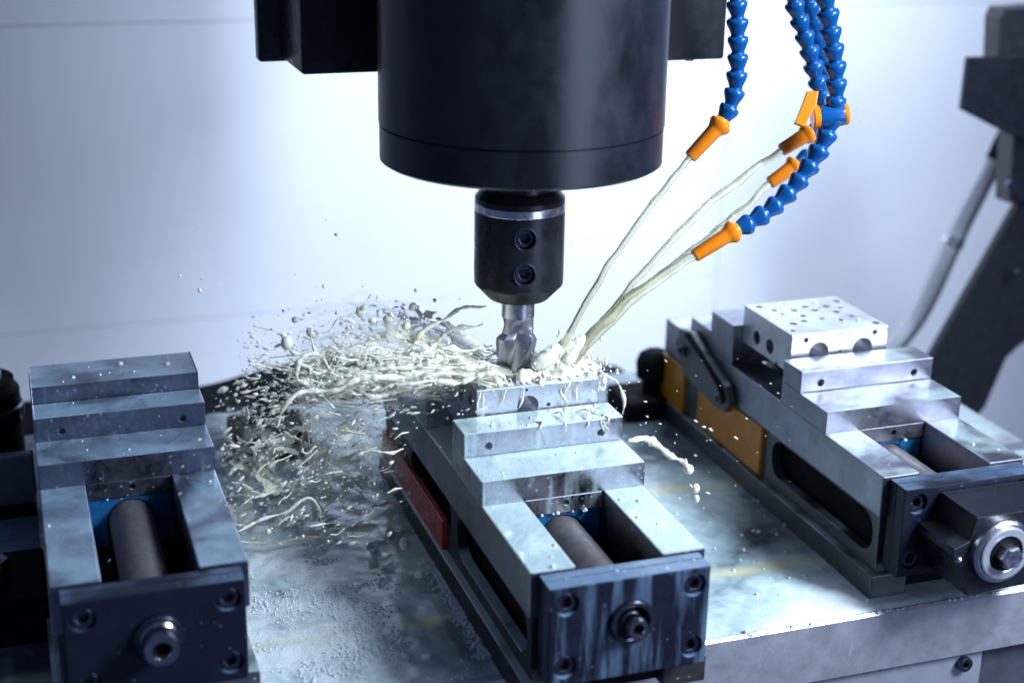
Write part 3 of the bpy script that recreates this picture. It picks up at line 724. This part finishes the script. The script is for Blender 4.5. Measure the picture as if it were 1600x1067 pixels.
# spray: droplets and short ligaments in the air (one mesh filled from a small ball template)
tb_ = bmesh.new(); bmesh.ops.create_icosphere(tb_, subdivisions=2, radius=1); BV = [v.co.copy() for v in tb_.verts]; BF = [tuple(v.index for v in f.verts) for f in tb_.faces]; tb_.free()
tb_ = bmesh.new(); bmesh.ops.create_icosphere(tb_, subdivisions=1, radius=1); SV = [v.co.copy() for v in tb_.verts]; SF = [tuple(v.index for v in f.verts) for f in tb_.faces]; tb_.free()
class Drops:
    def __init__(s): s.v, s.f = [], []
    def ball(s, c, r, sub, axis, k=1):
        q = Vector(axis).to_track_quat('Z', 'Y').to_matrix(); V, F_ = (BV, BF) if r > .001 else (SV, SF); b0 = len(s.v); c = Vector(c)
        for p in V:
            t = 1-.28*max(0, p.z)*(k > 1.3)            # blunt head, thinner tail
            s.v.append(c+q @ Vector((p.x*r*t, p.y*r*t, p.z*r*k)))
        s.f += [tuple(i+b0 for i in f) for f in F_]
d = Drops()
def spray(n, x0, x1, y0, y1, d0, d1, r0, r1, k=1.0, ang=None):
    for _ in range(n):
        p = at(rnd.uniform(x0, x1), rnd.uniform(y0, y1), rnd.uniform(d0, d1)); r = r0+(r1-r0)*rnd.random()**3
        a = R_(rnd.gauss(*ang)) if ang else rnd.uniform(0, 6.28)
        d.ball(p, r, 1 if r < .0012 else 2, RT*math.cos(a)+UP*math.sin(a)+FW*rnd.uniform(-.2, .2), rnd.uniform(1, k) if k > 1 else 1)
spray(42, 430, 720, 445, 560, .18, .28, .0006, .0034, 1.5)
spray(40, 470, 640, 480, 540, .18, .28, .0004, .0016, 1.4)
spray(190, 340, 620, 590, 850, .12, .30, .0004, .0015, 3.6, (35, 22))
spray(60, 340, 430, 600, 840, .05, .16, .0006, .0019, 2.6, (38, 15))
spray(18, 60, 420, 640, 900, .0, .2, .0002, .0005, 4.0, (30, 12))
spray(60, 560, 780, 590, 660, .12, .22, .0004, .0012, 6.0, (22, 8))
spray(70, 930, 1240, 560, 800, .08, .25, .0003, .0011, 3.0, (-35, 18))
spray(60, 830, 1010, 560, 700, .14, .22, .0004, .0014, 1.6)
for i in range(2400):
    t = rnd.random()**.8; px = 770-t*385+rnd.uniform(-15, 15); py = 572+t*20+rnd.gauss(0, 20+26*t)
    if py < 470: continue
    d.ball(at(px, py, .225+rnd.uniform(-.06, .06)), .00018+.0011*rnd.random()**3.5, 1, RT+UP*rnd.gauss(0, .22), 1+2.6*rnd.random())
for i in range(700):
    px = 480+rnd.gauss(0, 80); py = rnd.uniform(600, 850)
    d.ball(at(px, py, .22+rnd.uniform(-.09, .10)), .0002+.0009*rnd.random()**3, 1, RT+UP*rnd.gauss(.55, .35), 1+2.2*rnd.random())
for i in range(500):
    d.ball(at(rnd.gauss(875, 34), rnd.gauss(575, 20), rnd.uniform(.18, .24)), .0002+.0012*rnd.random()**3, 1, RT*rnd.uniform(-1, 1)+UP, 1+1.5*rnd.random())
spray(50, 700, 900, 520, 600, .235, .28, .0004, .0014, 1.6)
spray(14, 180, 540, 340, 500, .1, .3, .0004, .0016, 1.4)
me = bpy.data.meshes.new('coolant_spray'); me.from_pydata(d.v, [], d.f)
o = link('coolant_spray', smooth(me, 180), M['coolant']); o['kind'] = 'stuff'
tag(o, 'fine coolant spray drops hanging in the air', 'coolant spray')

# flood of coolant over the table
def smoothstep(a, b, x):
    t = max(0, min(1, (x-a)/(b-a))); return t*t*(3-2*t)
nx, ny = 420, 210; X0, X1, Y0, Y1 = -.62, .50, .0455, .575
verts, faces, milk, yel = [], [], [], []
for j in range(ny+1):
    for i in range(nx+1):
        x = X0+(X1-X0)*i/nx; y = Y0+(Y1-Y0)*j/ny; p = Vector((x, y, 0))
        turb = math.exp(-((x+.13)/.15)**2-((y-.42)/.17)**2)
        rip = noise.fractal(p*45, .8, 2.1, 4)
        rid = noise.ridged_multi_fractal(p*16+Vector((3, 1, 0)), .9, 2.1, 4, 1.0, 2.0)
        z = .0016+.0006*rip+turb*(.0050*max(0, rid-.6)+.0034*rip)
        z *= smoothstep(Y0-.002, Y0+.006, y); z = max(z, .0003)
        verts.append((x, y, BZ+z))
        # where the milk is thick: foam tongue on one side, open pool on the other, colour darkened in the back for the shadow there
        m_ = .62+1.6*math.exp(-((x+.190)/.055)**2-((y-.12)/.15)**2)+.35*smoothstep(.19, .07, y)*smoothstep(.05, .1, x)+.45*turb-.30*math.exp(-((x+.09)/.03)**2-((y-.09)/.05)**2)
        m_ *= 1-.55*smoothstep(.22, .4, y)*(1-turb)
        milk.append(max(.03, min(1.3, m_)))
        yy = 0
        for c in (.130, .285):
            yy = max(yy, math.exp(-((y-c-.004*noise.noise(p*25))/.0085)**2)*smoothstep(.30, .55, .5+.6*noise.noise(p*Vector((18, 18, 1)).x)))
        yel.append(yy*.75)
for j in range(ny):
    for i in range(nx):
        a = j*(nx+1)+i; faces.append((a, a+1, a+nx+2, a+nx+1))
me = bpy.data.meshes.new('coolant_flood'); me.from_pydata(verts, [], faces)
for nm, dat in (('milk', milk), ('yellow', yel)):
    at_ = me.attributes.new(nm, 'FLOAT', 'POINT'); at_.data.foreach_set('value', dat)
o = link('coolant_flood', smooth(me, 180), M['flood']); o['kind'] = 'stuff'
tag(o, 'milky coolant pooled across the slotted table', 'coolant pool')

# foam bubbles
verts, faces = [], []
def dome(c, r, n=8):
    b0 = len(verts)
    for k, (rr, zz) in enumerate(((1, -.1), (.86, .5), (.5, .87))):
        for i in range(n):
            a = 2*math.pi*i/n+k*.3; verts.append((c[0]+r*rr*math.cos(a), c[1]+r*rr*math.sin(a), c[2]+r*zz))
    verts.append((c[0], c[1], c[2]+r)); t = len(verts)-1
    for k in range(2):
        for i in range(n):
            j = (i+1) % n; faces.append((b0+k*n+i, b0+k*n+j, b0+(k+1)*n+j, b0+(k+1)*n+i))
    for i in range(n): faces.append((b0+2*n+i, b0+2*n+(i+1) % n, t))
cnt = 0
while cnt < 7000:
    x, y = rnd.gauss(-.165, .045), rnd.uniform(.045, .30)
    p = Vector((x, y, 0)); dn = .25+1.5*noise.noise(p*24)+.7*noise.noise(p*70)
    if x < -.232 or x > -.066 or rnd.random() > dn: continue
    dome((x, y, BZ+.0022), .00022+.0009*rnd.random()**4); cnt += 1
for _ in range(420):                                  # bubbles strung along the flange edge and in the open pool
    y = rnd.uniform(.02, .17); dome((-.0665-abs(rnd.gauss(0, .004)), .044+y, BZ+.002), rnd.uniform(.0006, .0022))
for _ in range(60):
    x, y = rnd.uniform(.07, .24), rnd.uniform(.045, .25); dome((x, y, BZ+.0018), rnd.uniform(.0005, .0022))
me = bpy.data.meshes.new('foam'); me.from_pydata(verts, [], faces)
o = link('foam', smooth(me, 180), M['foam']); o['kind'] = 'stuff'; tag(o, 'white foam bubbles floating on the pooled coolant', 'foam')

# beads of coolant standing on the jaws, rails and blocks
verts, faces = [], []
def beads(n, x0, x1, y0, y1, z, r0, r1):
    for _ in range(n): dome((rnd.uniform(x0, x1), rnd.uniform(y0, y1), z-.0003), r0+(r1-r0)*rnd.random()**3)
hx = VW/2-.002
for (X, Fy, c, n) in ((MX, MF, .1031, 80), (LX, LF, .1499, 12), (RX, RF, .0857, 16)):
    n = int(n*.35); beads(n, X-hx, X+hx, Fy+c+.001, Fy+c+.042, .0187, .0004, .0018)
    beads(int(n*.7), X-hx, X+hx, Fy+c+.045, Fy+c+.072, .0376, .0005, .0020)
    beads(n//2, X-hx, X-S-.002, Fy+.003, Fy+c-.002, .0001, .0005, .0021)
    beads(n//2, X+S+.002, X+hx, Fy+.003, Fy+c-.002, .0001, .0005, .0021)
    beads(n//3, X-S, X+S, Fy+c-.0008, Fy+c+.001, -.0135, .0008, .0018)
beads(40, RX-.05, RX+.035, RF+.17, RF+.25, .0566, .0006, .0024)
beads(10, LX-hx, LX+hx, LF+.226, LF+.27, .0508, .0006, .003)
beads(24, -.042, .052, .181, .245, .0574, .0006, .003)
beads(40, .07, .34, .0422, .0440, BZ+.0005, .0006, .0016)
beads(24, -.055, .055, -.019, -.002, -.0022, .0005, .0014)
me = bpy.data.meshes.new('coolant_beads'); me.from_pydata(verts, [], faces)
o = link('coolant_beads', smooth(me, 180), M['foam']); o['kind'] = 'stuff'; tag(o, 'small coolant beads standing on the wet metal', 'coolant beads')

# ------------------------------------------------------------------ things beside and behind the vises
# black clamp and guard beside the dim vise
cl = thing('table_clamp', 'blurred black clamp block with a bolt beside the dim bluish vise', 'clamp', (-.385, .24, BZ))
MB().box(-.06, .026, -.06, .02, .0005, .038, .003).build('clamp_block', M['black_rubber'], cl)
MB().lathe([(.013, .038), (.013, .050), (.0115, .052)], Matrix.Translation((-.010, -.02, 0)), 6).build('clamp_nut', M['bolt'], cl, 20)
MB().lathe([(.006, .052), (.006, .066)], Matrix.Translation((-.010, -.02, 0)), 16).build('clamp_stud', M['bolt'], cl)
g = thing('side_guard', 'dark low guard plate with a black rail, next to the dim bluish vise', 'guard', (-.44, .40, BZ))
MB().box(-.10, .080, 0, .012, .0005, .055, .002).build('guard_plate', plain('guard_grey', (.26, .27, .30), .4, .3), g)
MB().box(-.10, .080, -.006, -.0005, .0005, .012, .001).build('guard_rail', M['black_rubber'], g)
pm_ = thing('black_motor', 'blurred black round motor housing at the far edge behind the dim bluish vise', 'motor', (-.400, .47, -.031))
MB().lathe([(.034, -.0695), (.034, .020), (.030, .026), (.030, .030)], I4, 40).build('motor_housing', M['black_rubber'], pm_)
MB().lathe([(.0345, -.008), (.0365, -.006), (.0365, .006), (.0345, .008)], I4, 40, False).build('motor_band', M['bolt'], pm_)
MB().lathe([(.020, .0302), (.020, .036), (.018, .038)], I4, 32).build('motor_cap', M['grey_metal'], pm_)

# black way cover behind the table
wc = thing('way_cover', 'long low black hood lying behind the table and splash', 'way cover', (0, .60, -.20))
top = [at(px, py, .74) for px, py in ((-180, 640), (0, 628), (150, 618), (310, 602), (400, 578), (480, 561), (600, 549), (720, 545), (860, 552), (955, 569), (968, 574))]
arc = [(p.x, p.z+.20) for p in catmull(top, 4)]
MB().prism([[(arc[0][0], 0)]+arc+[(arc[-1][0]+.002, 0)]], .14, M_XZ, (0, .07, 0), .003).build('cover_hood', M['black_rubber'], wc)
MB().box(-.40, .20, -.012, -.0005, .02, .060, .001).build('cover_lip', M['black_rubber'], wc)
# black hold-down on the table beyond the dim vise
hd = thing('hold_down', 'blurred black hold-down block on the table, seen through the splash', 'clamp', (-.150, .475, BZ))
MB().box(-.036, .034, -.03, .03, .0005, .030, .004).build('clamp_block', M['black_rubber'], hd)
MB().lathe([(.012, .030), (.012, .042), (.010, .044)], Matrix.Translation((-.006, 0, 0)), 6).build('clamp_nut', M['black_rubber'], hd, 20)
# black knob and foot by the amber cover
kn = thing('clamp_knob', 'black hold-down knob on the table near the amber cover', 'clamp knob', (.236, .470, BZ))
MB().box(-.040, .05, -.030, .03, .0005, .022, .004).build('clamp_foot', M['black_rubber'], kn)
MB().lathe([(.012, .022), (.012, .032), (.018, .036), (.019, .052), (.016, .060), (.010, .064)], I4, 20).build('knob', M['black_rubber'], kn, 40)

# arm, bracket and hose at the far side
def poly_on(pts, y, depth, bevel=.002):
    P = [at(a, b, y) for a, b in pts]; return [(p.x, p.z) for p in P]
ar = thing('tool_changer_arm', 'big dark slanted metal arm and bracket standing before the wall', 'machine arm', at(1540, 400, .62))
org = Vector(ar.location)
def flat(name, pts, y, depth, mat, bev=.002):
    ol = [(a-org.x, b-org.z) for a, b in poly_on(pts, y, depth)]
    return MB().prism([ol], depth, M_XZ, (0, y+depth/2-org.y, 0), bev).build(name, mat, ar)
flat('slanted_arm', [(1590, 318), (1760, 290), (1760, 420), (1592, 542), (1573, 560), (1540, 636), (1528, 650), (1440, 648), (1415, 625)], .62, .010, M['dark_arm'])
flat('bracket_plate', [(1513, 90), (1720, 84), (1720, 260), (1580, 212), (1503, 172)], .60, .008, M['black_paint'])
flat('upper_block', [(1563, 30), (1570, 14), (1720, 4), (1720, 86), (1560, 98)], .61, .03, M['dark_arm'])
flat('post', [(1586, 190), (1680, 180), (1680, 318), (1578, 318)], .605, .03, M['black_paint'])
for px, py in ((1594, 193), (1581, 290), (1592, 430)):
    p = at(px, py, .60)-org
    socket_screw('arm_screw', M['bolt'], ar, p+Vector((0, -.0, 0)), (0, -1, 0), .006, .006, .003)
hs = thing('braided_hose', 'grey braided hose slanting down behind the bright drilled block', 'hose', at(1570, 215, .70))
o0 = Vector(hs.location)
P = catmull([at(a, b, .70)-o0 for a, b in ((1600, 165), (1570, 215), (1545, 268), (1510, 335), (1482, 395), (1455, 455), (1430, 500), (1395, 545), (1370, 590))], 10)
MB().tube(P[:18], .0105, 16).build('hose_sleeve', M['black_rubber'], hs)
rr = [.0120 for i in range(len(P)-17)]
MB().tube(P[17:], rr, 16).build('braid', M['braid'], hs)
MB().tube([P[36], P[38]], .0135, 16).build('hose_clip', M['chrome'], hs)
